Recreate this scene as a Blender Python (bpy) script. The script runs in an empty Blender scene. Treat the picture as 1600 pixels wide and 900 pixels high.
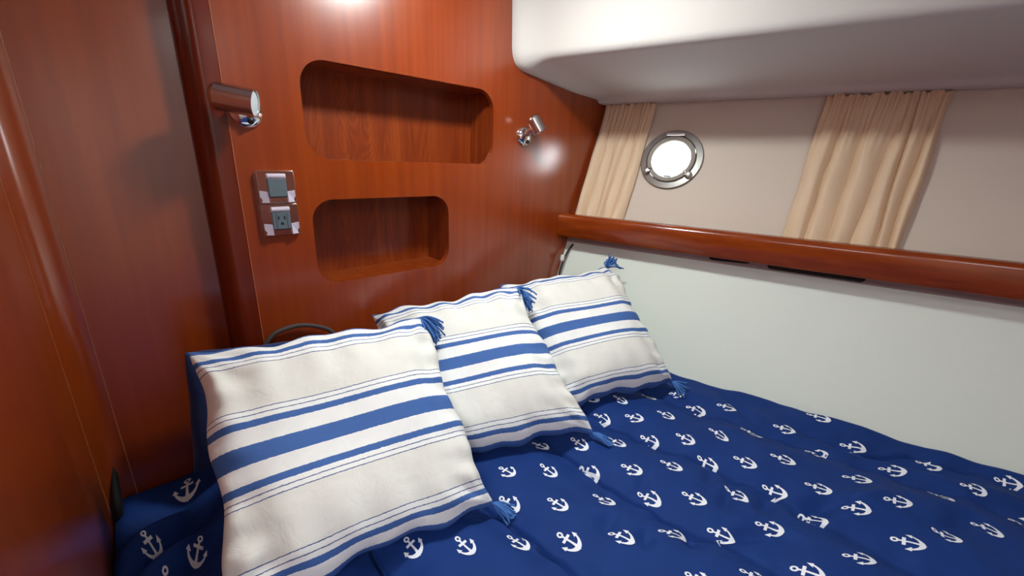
import bpy, bmesh, math, random
import numpy as np
from mathutils import Vector, Matrix
from mathutils.geometry import tessellate_polygon

random.seed(7)
rng = np.random.RandomState(7)
scene = bpy.context.scene
C = scene.collection

# ------------------------------------------------------------------ camera
# unit frame: camera at the origin, x along the head bulkhead, y towards it
# (bulkhead at y = 1), z up.  One unit is S metres; the cabin sole is z = 0 m.
S = 1.10
H = 1.58
FPX = 634.0
def _d(px):
    v = np.array([px[0] - 800.0, px[1] - 450.0, FPX]); return v / np.linalg.norm(v)
_X = _d((1511, 278)); _D = _d((727, 2480)); _D = _D - _X * (_D @ _X); _D /= np.linalg.norm(_D)
_Z = -_D; _Y = np.cross(_Z, _X)
ROT = np.array([_X, _Y, _Z])
def ray(px): return ROT @ _d(px)
def W(p): return Vector((S * p[0], S * p[1], S * p[2] + H))

cam_data = bpy.data.cameras.new('camera')
cam_data.sensor_width = 36.0
cam_data.lens = 36.0 * FPX / 1600.0
cam_data.clip_start = 0.01
cam = bpy.data.objects.new('camera', cam_data)
C.objects.link(cam)
r_, u_, b_ = ROT @ np.array([1., 0, 0]), ROT @ np.array([0, -1., 0]), ROT @ np.array([0, 0, -1.])
cam.matrix_world = Matrix(((r_[0], u_[0], b_[0], 0), (r_[1], u_[1], b_[1], 0), (r_[2], u_[2], b_[2], H), (0, 0, 0, 1)))
scene.camera = cam

# ------------------------------------------------------------------ world, light, exposure
SKY = 30.0
world = bpy.data.worlds.new('overcast_sky'); scene.world = world
world.use_nodes = True
bg = world.node_tree.nodes['Background']
bg.inputs['Color'].default_value = (0.93, 0.97, 1.0, 1)
bg.inputs['Strength'].default_value = SKY
_nt = world.node_tree                                   # bright overcast above, dimmer water below the horizon
_tc = _nt.nodes.new('ShaderNodeTexCoord'); _sp = _nt.nodes.new('ShaderNodeSeparateXYZ'); _mr = _nt.nodes.new('ShaderNodeMapRange'); _mx = _nt.nodes.new('ShaderNodeMix')
_mx.data_type = 'RGBA'; _mx.inputs['A'].default_value = (0.20, 0.23, 0.23, 1); _mx.inputs['B'].default_value = (0.93, 0.97, 1.0, 1)
_mr.inputs['From Min'].default_value = -0.06; _mr.inputs['From Max'].default_value = 0.04
_nt.links.new(_tc.outputs['Generated'], _sp.inputs['Vector']); _nt.links.new(_sp.outputs['Z'], _mr.inputs['Value'])
_nt.links.new(_mr.outputs['Result'], _mx.inputs['Factor']); _nt.links.new(_mx.outputs['Result'], bg.inputs['Color'])
FILL_HATCH = (0.40, -0.76, 0.15, 0.15)       # added roof hatch for fill daylight, unseen: centre x, y, half sizes
PASSAGE_FILL_HATCH = (-0.62, -0.50, 0.30, 0.34)  # added unseen hatch over the passage, fills the left and the back
scene.view_settings.view_transform = 'Standard'
scene.view_settings.look = 'None'
scene.view_settings.exposure = 0.36
scene.view_settings.gamma = 1.0
scene.view_settings.use_curve_mapping = False

def portal(name, loc, sx, sy, direction):
    L = bpy.data.lights.new(name, 'AREA'); L.shape = 'RECTANGLE'; L.size = sx; L.size_y = sy
    L.cycles.is_portal = True
    o = bpy.data.objects.new(name, L); C.objects.link(o)
    o.location = loc
    o.rotation_euler = Vector(direction).to_track_quat('-Z', 'Y').to_euler()
    return o

# ------------------------------------------------------------------ materials
def lin(r, g, b):
    f = lambda c: (c / 255 / 12.92) if c / 255 <= 0.04045 else ((c / 255 + 0.055) / 1.055) ** 2.4
    return (f(r), f(g), f(b), 1)
MATS = {}
def new_mat(name):
    m = bpy.data.materials.new(name); m.use_nodes = True; MATS[name] = m
    nt = m.node_tree; return m, nt, nt.nodes['Principled BSDF']
def N(nt, t, **kw):
    n = nt.nodes.new(t)
    for k, v in kw.items(): setattr(n, k, v)
    return n
def plain(name, col, rough=0.5, metal=0.0, spec=0.5, noise=0.0, nscale=40, bump=0.0, bscale=200, coat=0.0, sheen=0.0):
    m, nt, p = new_mat(name)
    p.inputs['Base Color'].default_value = col
    p.inputs['Roughness'].default_value = rough
    p.inputs['Metallic'].default_value = metal
    p.inputs['Specular IOR Level'].default_value = spec
    p.inputs['Coat Weight'].default_value = coat
    p.inputs['Sheen Weight'].default_value = sheen
    tc = N(nt, 'ShaderNodeTexCoord')
    if noise:
        n = N(nt, 'ShaderNodeTexNoise'); n.inputs['Scale'].default_value = nscale; n.inputs['Detail'].default_value = 4
        mx = N(nt, 'ShaderNodeMix', data_type='RGBA')
        mx.inputs['A'].default_value = [c * (1 - noise) for c in col[:3]] + [1]
        mx.inputs['B'].default_value = [min(1, c * (1 + noise)) for c in col[:3]] + [1]
        nt.links.new(tc.outputs['Object'], n.inputs['Vector'])
        nt.links.new(n.outputs['Fac'], mx.inputs['Factor'])
        nt.links.new(mx.outputs['Result'], p.inputs['Base Color'])
    if bump:
        n = N(nt, 'ShaderNodeTexNoise'); n.inputs['Scale'].default_value = bscale; n.inputs['Detail'].default_value = 3
        b = N(nt, 'ShaderNodeBump'); b.inputs['Strength'].default_value = bump; b.inputs['Distance'].default_value = 0.002
        nt.links.new(tc.outputs['Object'], n.inputs['Vector'])
        nt.links.new(n.outputs['Fac'], b.inputs['Height'])
        nt.links.new(b.outputs['Normal'], p.inputs['Normal'])
    return m

def wood(name, dark, mid, light, stretch=(38, 38, 1.6), rough=0.26, figure=0.0, coat=0.35, coat_rough=0.14, coat_ior=1.5):
    m, nt, p = new_mat(name)
    tc = N(nt, 'ShaderNodeTexCoord')
    mp = N(nt, 'ShaderNodeMapping'); mp.inputs['Scale'].default_value = stretch
    nt.links.new(tc.outputs['Object'], mp.inputs['Vector'])
    n1 = N(nt, 'ShaderNodeTexNoise'); n1.inputs['Scale'].default_value = 1.0; n1.inputs['Detail'].default_value = 6; n1.inputs['Roughness'].default_value = 0.55
    nt.links.new(mp.outputs['Vector'], n1.inputs['Vector'])
    mp2 = N(nt, 'ShaderNodeMapping'); mp2.inputs['Scale'].default_value = [s * 0.13 for s in stretch]
    nt.links.new(tc.outputs['Object'], mp2.inputs['Vector'])
    n2 = N(nt, 'ShaderNodeTexNoise'); n2.inputs['Scale'].default_value = 1.0; n2.inputs['Detail'].default_value = 3
    nt.links.new(mp2.outputs['Vector'], n2.inputs['Vector'])
    mix = N(nt, 'ShaderNodeMix', data_type='FLOAT'); mix.inputs['Factor'].default_value = 0.3
    nt.links.new(n1.outputs['Fac'], mix.inputs['A']); nt.links.new(n2.outputs['Fac'], mix.inputs['B'])
    src = mix.outputs['Result']
    if figure:
        mp3 = N(nt, 'ShaderNodeMapping'); mp3.inputs['Scale'].default_value = (9, 9, 1.5)
        nt.links.new(tc.outputs['Object'], mp3.inputs['Vector'])
        n3 = N(nt, 'ShaderNodeTexNoise'); n3.inputs['Scale'].default_value = 1.0; n3.inputs['Detail'].default_value = 1; n3.inputs['Distortion'].default_value = 0.4
        nt.links.new(mp3.outputs['Vector'], n3.inputs['Vector'])
        ml = N(nt, 'ShaderNodeMath', operation='MULTIPLY'); ml.inputs[1].default_value = 175.0
        nt.links.new(n3.outputs['Fac'], ml.inputs[0])
        sn = N(nt, 'ShaderNodeMath', operation='SINE'); nt.links.new(ml.outputs[0], sn.inputs[0])
        m2 = N(nt, 'ShaderNodeMath', operation='MULTIPLY_ADD'); m2.inputs[1].default_value = figure
        nt.links.new(sn.outputs[0], m2.inputs[0]); nt.links.new(src, m2.inputs[2])
        src = m2.outputs[0]
    cr = N(nt, 'ShaderNodeValToRGB')
    cr.color_ramp.elements[0].position = 0.30; cr.color_ramp.elements[0].color = dark
    cr.color_ramp.elements[1].position = 0.72; cr.color_ramp.elements[1].color = light
    e = cr.color_ramp.elements.new(0.5); e.color = mid
    nt.links.new(src, cr.inputs['Fac'])
    nt.links.new(cr.outputs['Color'], p.inputs['Base Color'])
    p.inputs['Roughness'].default_value = rough
    p.inputs['Coat Weight'].default_value = coat
    p.inputs['Coat Roughness'].default_value = coat_rough
    p.inputs['Coat IOR'].default_value = coat_ior
    return m

wood('bulkhead_veneer', lin(129, 46, 6), lin(140, 53, 7), lin(152, 62, 9), coat=0.8, coat_rough=0.25)
wood('niche_veneer', lin(108, 39, 5), lin(130, 50, 8), lin(158, 73, 18), figure=0.05, rough=0.35)
wood('locker_veneer', lin(132, 49, 9), lin(144, 57, 11), lin(156, 66, 15), rough=0.3, coat=1.0, coat_rough=0.2, coat_ior=1.75)
wood('trim_wood', lin(92, 26, 5), lin(104, 31, 6), lin(116, 38, 8), coat=0.1)
wood('rail_wood', lin(122, 46, 8), lin(142, 58, 11), lin(162, 74, 18), stretch=(30, 2.0, 50), rough=0.22)
plain('glint', lin(176, 98, 54), 0.4)  # light reflex along the seams, put into the strip colour
plain('liner', lin(214, 210, 206), 0.75, spec=0.10, noise=0.012, nscale=300)
plain('vinyl_upper', lin(216, 203, 190), 0.62, noise=0.02, nscale=500, bump=0.06, bscale=900)
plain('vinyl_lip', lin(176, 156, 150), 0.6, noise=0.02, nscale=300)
plain('vinyl_lower', lin(234, 242, 232), 0.5, noise=0.012, nscale=400)
plain('chrome', (0.80, 0.80, 0.82, 1), 0.10, metal=1.0)
plain('satin_chrome', (0.62, 0.60, 0.60, 1), 0.24, metal=1.0)
plain('lamp_white', lin(196, 206, 212), 0.4)
plain('black_plastic', lin(16, 16, 18), 0.4)
plain('grey_plastic', lin(92, 104, 114), 0.5)
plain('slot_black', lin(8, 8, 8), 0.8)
plain('port_metal', (0.36, 0.345, 0.33, 1), 0.3, metal=0.8)
plain('port_ring', lin(150, 143, 134), 0.6)
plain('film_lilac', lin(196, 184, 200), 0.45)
plain('reflector_cream', lin(232, 218, 208), 0.5)
plain('cord_grey', lin(70, 62, 60), 0.8, noise=0.6, nscale=900, bump=0.5, bscale=900)
plain('cable_black', lin(34, 28, 30), 0.5)
plain('white_plastic', lin(222, 222, 218), 0.5)
plain('navy_print_white', lin(238, 242, 250), 0.75)
plain('tassel_blue', lin(66, 114, 184), 0.9)
plain('navy_pillow', lin(14, 44, 100), 0.85, noise=0.1, nscale=60, sheen=0.15)
plain('mattress_white', lin(215, 212, 205), 0.9)
plain('sole_wood', lin(92, 52, 28), 0.5, noise=0.2, nscale=12)
plain('ceiling_white', lin(226, 222, 218), 0.6)

def comforter_mat():
    m, nt, p = new_mat('navy_cotton')
    tc = N(nt, 'ShaderNodeTexCoord')
    n = N(nt, 'ShaderNodeTexNoise'); n.inputs['Scale'].default_value = 14; n.inputs['Detail'].default_value = 5
    nt.links.new(tc.outputs['Object'], n.inputs['Vector'])
    mx = N(nt, 'ShaderNodeMix', data_type='RGBA')
    mx.inputs['A'].default_value = lin(14, 46, 108); mx.inputs['B'].default_value = lin(22, 58, 128)
    nt.links.new(n.outputs['Fac'], mx.inputs['Factor'])
    v = N(nt, 'ShaderNodeTexVoronoi'); v.inputs['Scale'].default_value = 26      # lint specks
    nt.links.new(tc.outputs['Object'], v.inputs['Vector'])
    lt = N(nt, 'ShaderNodeMath', operation='LESS_THAN'); lt.inputs[1].default_value = 0.030
    nt.links.new(v.outputs['Distance'], lt.inputs[0])
    sp = N(nt, 'ShaderNodeSeparateColor'); nt.links.new(v.outputs['Color'], sp.inputs['Color'])
    gt = N(nt, 'ShaderNodeMath', operation='GREATER_THAN'); gt.inputs[1].default_value = 0.93
    nt.links.new(sp.outputs[0], gt.inputs[0])
    ml = N(nt, 'ShaderNodeMath', operation='MULTIPLY'); nt.links.new(lt.outputs[0], ml.inputs[0]); nt.links.new(gt.outputs[0], ml.inputs[1])
    m2 = N(nt, 'ShaderNodeMix', data_type='RGBA'); m2.inputs['B'].default_value = lin(190, 205, 225)
    nt.links.new(ml.outputs[0], m2.inputs['Factor']); nt.links.new(mx.outputs['Result'], m2.inputs['A'])
    nt.links.new(m2.outputs['Result'], p.inputs['Base Color'])
    p.inputs['Roughness'].default_value = 0.75
    p.inputs['Specular IOR Level'].default_value = 0.22
    b = N(nt, 'ShaderNodeBump'); b.inputs['Strength'].default_value = 0.5; b.inputs['Distance'].default_value = 0.006
    n3 = N(nt, 'ShaderNodeTexNoise'); n3.inputs['Scale'].default_value = 16; n3.inputs['Detail'].default_value = 4; n3.inputs['Distortion'].default_value = 1.0
    nt.links.new(tc.outputs['Object'], n3.inputs['Vector'])
    nt.links.new(n3.outputs['Fac'], b.inputs['Height']); nt.links.new(b.outputs['Normal'], p.inputs['Normal'])
    return m
comforter_mat()

def stripe_mat():
    m, nt, p = new_mat('striped_cotton')
    uv = N(nt, 'ShaderNodeUVMap'); uv.uv_map = 'weave'
    sep = N(nt, 'ShaderNodeSeparateXYZ'); nt.links.new(uv.outputs['UV'], sep.inputs['Vector'])
    tc = N(nt, 'ShaderNodeTexCoord')
    nz = N(nt, 'ShaderNodeTexNoise'); nz.inputs['Scale'].default_value = 160; nz.inputs['Detail'].default_value = 2
    nt.links.new(tc.outputs['Object'], nz.inputs['Vector'])
    jit = N(nt, 'ShaderNodeMath', operation='MULTIPLY_ADD'); jit.inputs[1].default_value = 0.005
    nt.links.new(nz.outputs['Fac'], jit.inputs[0]); nt.links.new(sep.outputs['Y'], jit.inputs[2])
    sub = N(nt, 'ShaderNodeMath', operation='SUBTRACT'); sub.inputs[1].default_value = 0.5025
    nt.links.new(jit.outputs[0], sub.inputs[0])
    ab = N(nt, 'ShaderNodeMath', operation='ABSOLUTE'); nt.links.new(sub.outputs[0], ab.inputs[0])
    dbl = N(nt, 'ShaderNodeMath', operation='MULTIPLY'); dbl.inputs[1].default_value = 2.0
    nt.links.new(ab.outputs[0], dbl.inputs[0])
    cr = N(nt, 'ShaderNodeValToRGB'); cr.color_ramp.interpolation = 'CONSTANT'
    cream, white, blue, thin = lin(234, 233, 227), lin(245, 246, 245), lin(66, 105, 172), lin(84, 104, 146)
    stops = [(0.0, blue), (0.067, white), (0.200, blue), (0.256, white), (0.293, thin), (0.301, white), (0.338, thin), (0.346, cream),
             (0.748, thin), (0.757, white), (0.793, thin), (0.802, white), (0.838, blue), (0.884, white), (0.960, blue)]
    els = cr.color_ramp.elements
    els[0].position, els[0].color = stops[0]; els[1].position, els[1].color = stops[-1]
    for pos, c in stops[1:-1]:
        e = els.new(pos); e.color = c
    nt.links.new(dbl.outputs[0], cr.inputs['Fac'])
    # faint creasing stains in the cotton
    n2 = N(nt, 'ShaderNodeTexNoise'); n2.inputs['Scale'].default_value = 22; n2.inputs['Detail'].default_value = 5
    nt.links.new(tc.outputs['Object'], n2.inputs['Vector'])
    r2 = N(nt, 'ShaderNodeMapRange'); r2.inputs['From Min'].default_value = 0.3; r2.inputs['From Max'].default_value = 0.7
    r2.inputs['To Min'].default_value = 0.93; r2.inputs['To Max'].default_value = 1.0
    nt.links.new(n2.outputs['Fac'], r2.inputs['Value'])
    mx = N(nt, 'ShaderNodeMix', data_type='RGBA', blend_type='MULTIPLY'); mx.inputs['Factor'].default_value = 1.0
    nt.links.new(cr.outputs['Color'], mx.inputs['A']); nt.links.new(r2.outputs['Result'], mx.inputs['B'])
    nt.links.new(mx.outputs['Result'], p.inputs['Base Color'])
    p.inputs['Roughness'].default_value = 0.85
    b = N(nt, 'ShaderNodeBump'); b.inputs['Strength'].default_value = 0.55; b.inputs['Distance'].default_value = 0.005
    n3 = N(nt, 'ShaderNodeTexNoise'); n3.inputs['Scale'].default_value = 20; n3.inputs['Detail'].default_value = 5; n3.inputs['Distortion'].default_value = 0.8
    nt.links.new(tc.outputs['Object'], n3.inputs['Vector'])
    nt.links.new(n3.outputs['Fac'], b.inputs['Height']); nt.links.new(b.outputs['Normal'], p.inputs['Normal'])
    return m
stripe_mat()

def curtain_mat():
    m, nt, p = new_mat('curtain_cloth')
    p.inputs['Base Color'].default_value = lin(243, 215, 182)
    p.inputs['Roughness'].default_value = 0.55
    p.inputs['Sheen Weight'].default_value = 0.2
    tr = N(nt, 'ShaderNodeBsdfTranslucent'); tr.inputs['Color'].default_value = lin(226, 188, 138)
    mx = N(nt, 'ShaderNodeMixShader'); mx.inputs['Fac'].default_value = 0.16
    out = nt.nodes['Material Output']
    nt.links.new(p.outputs[0], mx.inputs[1]); nt.links.new(tr.outputs[0], mx.inputs[2]); nt.links.new(mx.outputs[0], out.inputs['Surface'])
    tc = N(nt, 'ShaderNodeTexCoord')
    n3 = N(nt, 'ShaderNodeTexNoise'); n3.inputs['Scale'].default_value = 45; n3.inputs['Detail'].default_value = 3
    b = N(nt, 'ShaderNodeBump'); b.inputs['Strength'].default_value = 0.3; b.inputs['Distance'].default_value = 0.004
    nt.links.new(tc.outputs['Object'], n3.inputs['Vector'])
    nt.links.new(n3.outputs['Fac'], b.inputs['Height']); nt.links.new(b.outputs['Normal'], p.inputs['Normal'])
curtain_mat()

def glass_mat():
    m, nt, p = new_mat('clear_pane')
    nt.nodes.remove(p)
    t = N(nt, 'ShaderNodeBsdfTransparent'); g = N(nt, 'ShaderNodeBsdfGlossy'); g.inputs['Roughness'].default_value = 0.03
    mx = N(nt, 'ShaderNodeMixShader'); mx.inputs['Fac'].default_value = 0.06
    nt.links.new(t.outputs[0], mx.inputs[1]); nt.links.new(g.outputs[0], mx.inputs[2])
    nt.links.new(mx.outputs[0], nt.nodes['Material Output'].inputs['Surface'])
glass_mat()
def smoked_mat():
    m, nt, p = new_mat('smoked_acrylic')
    nt.nodes.remove(p)
    t = N(nt, 'ShaderNodeBsdfTransparent'); t.inputs['Color'].default_value = (0.34, 0.345, 0.34, 1)
    g = N(nt, 'ShaderNodeBsdfGlossy'); g.inputs['Roughness'].default_value = 0.05
    mx = N(nt, 'ShaderNodeMixShader'); mx.inputs['Fac'].default_value = 0.05
    nt.links.new(t.outputs[0], mx.inputs[1]); nt.links.new(g.outputs[0], mx.inputs[2])
    nt.links.new(mx.outputs[0], nt.nodes['Material Output'].inputs['Surface'])
smoked_mat()

# ------------------------------------------------------------------ helpers (all take unit coordinates)
def mesh_obj(name, verts, faces, mat, parent=None, smooth=False, origin=None, sharp=None):
    wv = [W(v) for v in verts]
    if parent is not None: o0 = Vector(parent.get('_o', (0, 0, 0)))
    elif origin is not None: o0 = W(origin)
    else:
        mn = [min(v[i] for v in wv) for i in range(3)]; mxx = [max(v[i] for v in wv) for i in range(3)]
        o0 = Vector(((mn[0] + mxx[0]) / 2, (mn[1] + mxx[1]) / 2, mn[2]))
    me = bpy.data.meshes.new(name)
    me.from_pydata([(v - o0)[:] for v in wv], [], faces)
    bm = bmesh.new(); bm.from_mesh(me)
    bmesh.ops.recalc_face_normals(bm, faces=bm.faces)
    bm.to_mesh(me); bm.free()
    if smooth:
        for p in me.polygons: p.use_smooth = True
        if sharp is not None: me.set_sharp_from_angle(angle=math.radians(sharp))
    me.materials.append(MATS[mat])
    o = bpy.data.objects.new(name, me); C.objects.link(o)
    if parent is not None:
        o.parent = parent; o['_o'] = list(o0)
    else:
        o.location = o0; o['_o'] = list(o0)
    return o
def thing(name, at, label=None, cat=None, group=None, kind=None):
    o = bpy.data.objects.new(name, None); C.objects.link(o); o.empty_display_size = 0.05
    o.location = W(at); o['_o'] = list(W(at))
    return tag(o, label, cat, group, kind)
def tag(o, label=None, cat=None, group=None, kind=None):
    if label: o['label'] = label
    if cat: o['category'] = cat
    if group: o['group'] = group
    if kind: o['kind'] = kind
    return o
def box_geo(x0, x1, y0, y1, z0, z1):
    v = [(x0, y0, z0), (x1, y0, z0), (x1, y1, z0), (x0, y1, z0), (x0, y0, z1), (x1, y0, z1), (x1, y1, z1), (x0, y1, z1)]
    return v, [(0, 3, 2, 1), (4, 5, 6, 7), (0, 1, 5, 4), (1, 2, 6, 5), (2, 3, 7, 6), (3, 0, 4, 7)]
def bevel(o, w, seg=3):
    m = o.modifiers.new('edge', 'BEVEL'); m.width = w; m.segments = seg; m.limit_method = 'ANGLE'
    for p in o.data.polygons: p.use_smooth = True
    o.data.set_sharp_from_angle(angle=math.radians(50))
    return o
def box(name, x0, x1, y0, y1, z0, z1, mat, parent=None, bev=0):
    v, f = box_geo(x0, x1, y0, y1, z0, z1)
    o = mesh_obj(name, v, f, mat, parent)
    if bev: bevel(o, bev)
    return o
def panel(name, outer, holes, frame, thick, mat, parent=None):
    """flat plate with holes: loops in 2-D, frame = (origin, e1, e2, back direction)"""
    o, e1, e2, nb = [np.array(a, float) for a in frame]
    loops = [outer] + list(holes)
    pts = [p for L in loops for p in L]
    tris = tessellate_polygon([[Vector((p[0], p[1], 0)) for p in L] for L in loops])
    n = len(pts)
    v = [o + e1 * p[0] + e2 * p[1] for p in pts]
    v = v + [q + nb * thick for q in v]
    f = [tuple(t) for t in tris] + [tuple(i + n for i in reversed(t)) for t in tris]
    k = 0
    for L in loops:
        m = len(L)
        for i in range(m):
            a, b = k + i, k + (i + 1) % m
            f.append((a, b, b + n, a + n))
        k += m
    return mesh_obj(name, v, f, mat, parent)
def rrect(x0, x1, z0, z1, r, seg=8):
    out = []
    for cx, cz, a0 in ((x1 - r, z0 + r, -90), (x1 - r, z1 - r, 0), (x0 + r, z1 - r, 90), (x0 + r, z0 + r, 180)):
        for i in range(seg + 1):
            a = math.radians(a0 + 90 * i / seg); out.append((cx + r * math.cos(a), cz + r * math.sin(a)))
    return out
def tube(name, path, rad, mat, parent=None, seg=8, closed=False):
    path = [np.array(p, float) for p in path]; v = []; f = []
    n = len(path)
    radii = rad if hasattr(rad, '__len__') else [rad] * n
    up = np.array([0.13, 0.21, 0.97])
    for i, p in enumerate(path):
        t = path[(i + 1) % n if closed else min(i + 1, n - 1)] - path[(i - 1) % n if closed else max(i - 1, 0)]
        t = t / (np.linalg.norm(t) + 1e-9)
        a = np.cross(t, up)
        if np.linalg.norm(a) < 1e-3: a = np.cross(t, [1, 0, 0])
        a /= np.linalg.norm(a); b = np.cross(t, a)
        for k in range(seg):
            th = 2 * math.pi * k / seg
            v.append(p + radii[i] * (math.cos(th) * a + math.sin(th) * b))
    for i in range(n if closed else n - 1):
        j = (i + 1) % n
        for k in range(seg):
            f.append((i * seg + k, i * seg + (k + 1) % seg, j * seg + (k + 1) % seg, j * seg + k))
    if not closed:
        f.append(tuple(range(seg))); f.append(tuple((n - 1) * seg + k for k in range(seg)))
    if name is None: return v, f
    return mesh_obj(name, v, f, mat, parent, smooth=True, sharp=60)
def lathe(name, o, axis, prof, mat, parent=None, seg=28, sharp=40):
    """prof: (radius, distance along axis) list; open ends closed when radius 0"""
    o = np.array(o, float); ax = np.array(axis, float); ax /= np.linalg.norm(ax)
    a = np.cross(ax, [0, 0, 1.0])
    if np.linalg.norm(a) < 1e-3: a = np.cross(ax, [1.0, 0, 0])
    a /= np.linalg.norm(a); b = np.cross(ax, a)
    v, f = [], []
    for r, h in prof:
        for k in range(seg):
            th = 2 * math.pi * k / seg
            v.append(o + ax * h + r * (math.cos(th) * a + math.sin(th) * b))
    for i in range(len(prof) - 1):
        for k in range(seg):
            f.append((i * seg + k, i * seg + (k + 1) % seg, (i + 1) * seg + (k + 1) % seg, (i + 1) * seg + k))
    f.append(tuple(range(seg))); f.append(tuple((len(prof) - 1) * seg + k for k in range(seg)))
    return mesh_obj(name, v, f, mat, parent, smooth=True, sharp=sharp)
def catmull(pts, n=8):
    P = [np.array(p, float) for p in pts]; P = [2 * P[0] - P[1]] + P + [2 * P[-1] - P[-2]]
    out = []
    for i in range(1, len(P) - 2):
        for k in range(n):
            t = k / n
            out.append(0.5 * ((2 * P[i]) + (-P[i - 1] + P[i + 1]) * t + (2 * P[i - 1] - 5 * P[i] + 4 * P[i + 1] - P[i + 2]) * t * t + (-P[i - 1] + 3 * P[i] - 3 * P[i + 1] + P[i + 2]) * t ** 3))
    out.append(P[-2]); return out
def bulk(px, y=1.0):
    r = ray(px); return r * (y / r[1])

# ------------------------------------------------------------------ the cabin shell
ZC, ZF = 0.545, -H / S            # ceiling and sole
XW, YP = -0.140, 1.05            # side partition and locker panel planes
HA, HB, HC = 1.3316, 0.3473, 0.25   # hull lining: x = HA + HB z + HC (1 - y)
def hull_x(y, z): return HA + HB * z + HC * (1 - y)
def on_hull(px, off=0.0):
    r = ray(px); return r * ((HA - off + HC) / (r[0] - HB * r[2] + HC * r[1]))
hn = np.array([1, HC, -HB]); hn /= np.linalg.norm(hn)          # outward normal of the lining
h1 = np.array([HC, -1.0, 0]); h1 /= np.linalg.norm(h1)
h2 = np.cross(h1, hn); h2 = h2 if h2[2] > 0 else -h2
hO = np.array([HA, 1.0, 0.0])
def hull2d(p): q = np.array(p) - hO; return (float(q @ h1), float(q @ h2))
def hull3d(s, t, off=0.0): return hO + h1 * s + h2 * t - hn * off

# head bulkhead with two niches
N1 = (0.308, 0.842, -0.011, 0.194); N2 = (0.303, 0.678, -0.302, -0.100)
outer = [(0.170, ZF), (hull_x(1, ZF) + .01, ZF), (hull_x(1, ZC) + .01, ZC + .01), (0.170, ZC + .01)]
wb = panel('wall_back', outer, [rrect(*N1, 0.055), rrect(*N2, 0.050)], ((0, 1, 0), (1, 0, 0), (0, 0, 1), (0, 1, 0)), 0.016, 'bulkhead_veneer')
tag(wb, 'glossy reddish wood head bulkhead with two rounded niches', kind='structure')
for (x0, x1, z0, z1) in (N1, N2):
    d0, d1, t = 1.0155, 1.116, 0.012
    p = 0.0
    back = box('niche_back', x0 - t, x1 + t, d1, d1 + t, z0 - t, z1 + t, 'niche_veneer', wb)
    box('niche_side', x0 - t, x0 - p, d0, d1, z0 - t, z1 + t, 'niche_veneer', wb); box('niche_side', x1 + p, x1 + t, d0, d1, z0 - t, z1 + t, 'niche_veneer', wb)
    box('niche_shelf', x0 - t, x1 + t, d0, d1, z0 - t, z0 - p, 'niche_veneer', wb); box('niche_top', x0 - t, x1 + t, d0, d1, z1 + p, z1 + t, 'niche_veneer', wb)
# rounded end post of the bulkhead and its pale inlay line
pr = [(0.1685, 1.0), (0.146, 1.0)] + [(0.146 - 0.034 * math.sin(a), 1.05 - 0.05 * math.cos(a)) for a in np.linspace(0.15, math.pi / 2, 10)] + [(0.112, 1.075), (0.1685, 1.075)]
def prism_z(name, pr, z0, z1, mat, parent=None, sharp=40):
    n = len(pr); v = [(x, y, z0) for x, y in pr] + [(x, y, z1) for x, y in pr]
    f = [(i, (i + 1) % n, (i + 1) % n + n, i + n) for i in range(n)] + [tuple(range(n)), tuple(range(2 * n - 1, n - 1, -1))]
    return mesh_obj(name, v, f, mat, parent, smooth=True, sharp=sharp)
tag(prism_z('trim_1', pr, ZF, ZC + .01, 'trim_wood'), 'rounded dark wood post at the end of the bulkhead', kind='structure')
tag(box('trim_2', 0.1685, 0.170, 0.9992, 1.02, -0.95, ZC, 'glint'), 'thin pale inlay line beside the bulkhead post', kind='structure')
# locker panel, cove and side partition on the left
tag(box('wall_left_locker', -0.098, 0.112, YP, YP + .03, ZF, ZC + .01, 'locker_veneer'), 'glossy wood locker panel in the left corner', kind='structure')
cr_ = 0.0405
pr = [(-0.0995, YP)] + [(-0.0995 - cr_ * math.sin(a), YP - cr_ + cr_ * math.cos(a)) for a in np.linspace(0, math.pi / 2, 14)][1:] + [(XW - .03, YP - cr_), (XW - .03, YP + .03), (-0.0995, YP + .03)]
tag(prism_z('trim_3', pr, ZF, ZC + .01, 'locker_veneer'), 'concave rounded wood corner post on the left', kind='structure')
tag(box('trim_4', -0.0998, -0.0984, YP - .0006, YP + .02, -1.0, ZC, 'glint'), 'thin pale line on the locker panel', kind='structure')
tag(box('trim_5', XW - .02, XW + .0006, YP - cr_ - .0008, YP - cr_ + .0006, -1.0, ZC, 'glint'), 'thin pale line on the side partition', kind='structure')
tag(box('wall_left', XW - .03, XW, 0.30, YP - cr_ - .0008, ZF, ZC + .01, 'locker_veneer'), 'glossy wood side partition along the berth', kind='structure')

# hull lining: upper vinyl with the port hole, pale lip, lower panel
ZL, ZL2 = -0.272, -0.291
PC = on_hull((1049, 250)); pc2 = hull2d(PC); PR = 0.104
def quad_h(y0, y1, z0, z1): return [hull2d((hull_x(y, z), y, z)) for y, z in ((y0, z0), (y1, z0), (y1, z1), (y0, z1))]
circ = lambda r, n=48: [(pc2[0] + r * math.cos(2 * math.pi * k / n), pc2[1] + r * math.sin(2 * math.pi * k / n)) for k in range(n)]
hf = (hO, h1, h2, hn)
tag(panel('wall_right_upper', quad_h(1.03, -1.15, ZL, ZC + .03), [circ(PR * 0.86)], hf, 0.03, 'vinyl_upper'), 'beige vinyl upper hull lining around the porthole', kind='structure')
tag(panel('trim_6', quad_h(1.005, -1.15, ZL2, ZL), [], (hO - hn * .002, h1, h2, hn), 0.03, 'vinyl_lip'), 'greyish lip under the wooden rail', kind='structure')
tag(panel('wall_right', quad_h(1.03, -1.15, ZF - .02, ZL2), [], hf, 0.03, 'vinyl_lower'), 'pale greenish white lower hull panel', kind='structure')

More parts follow.
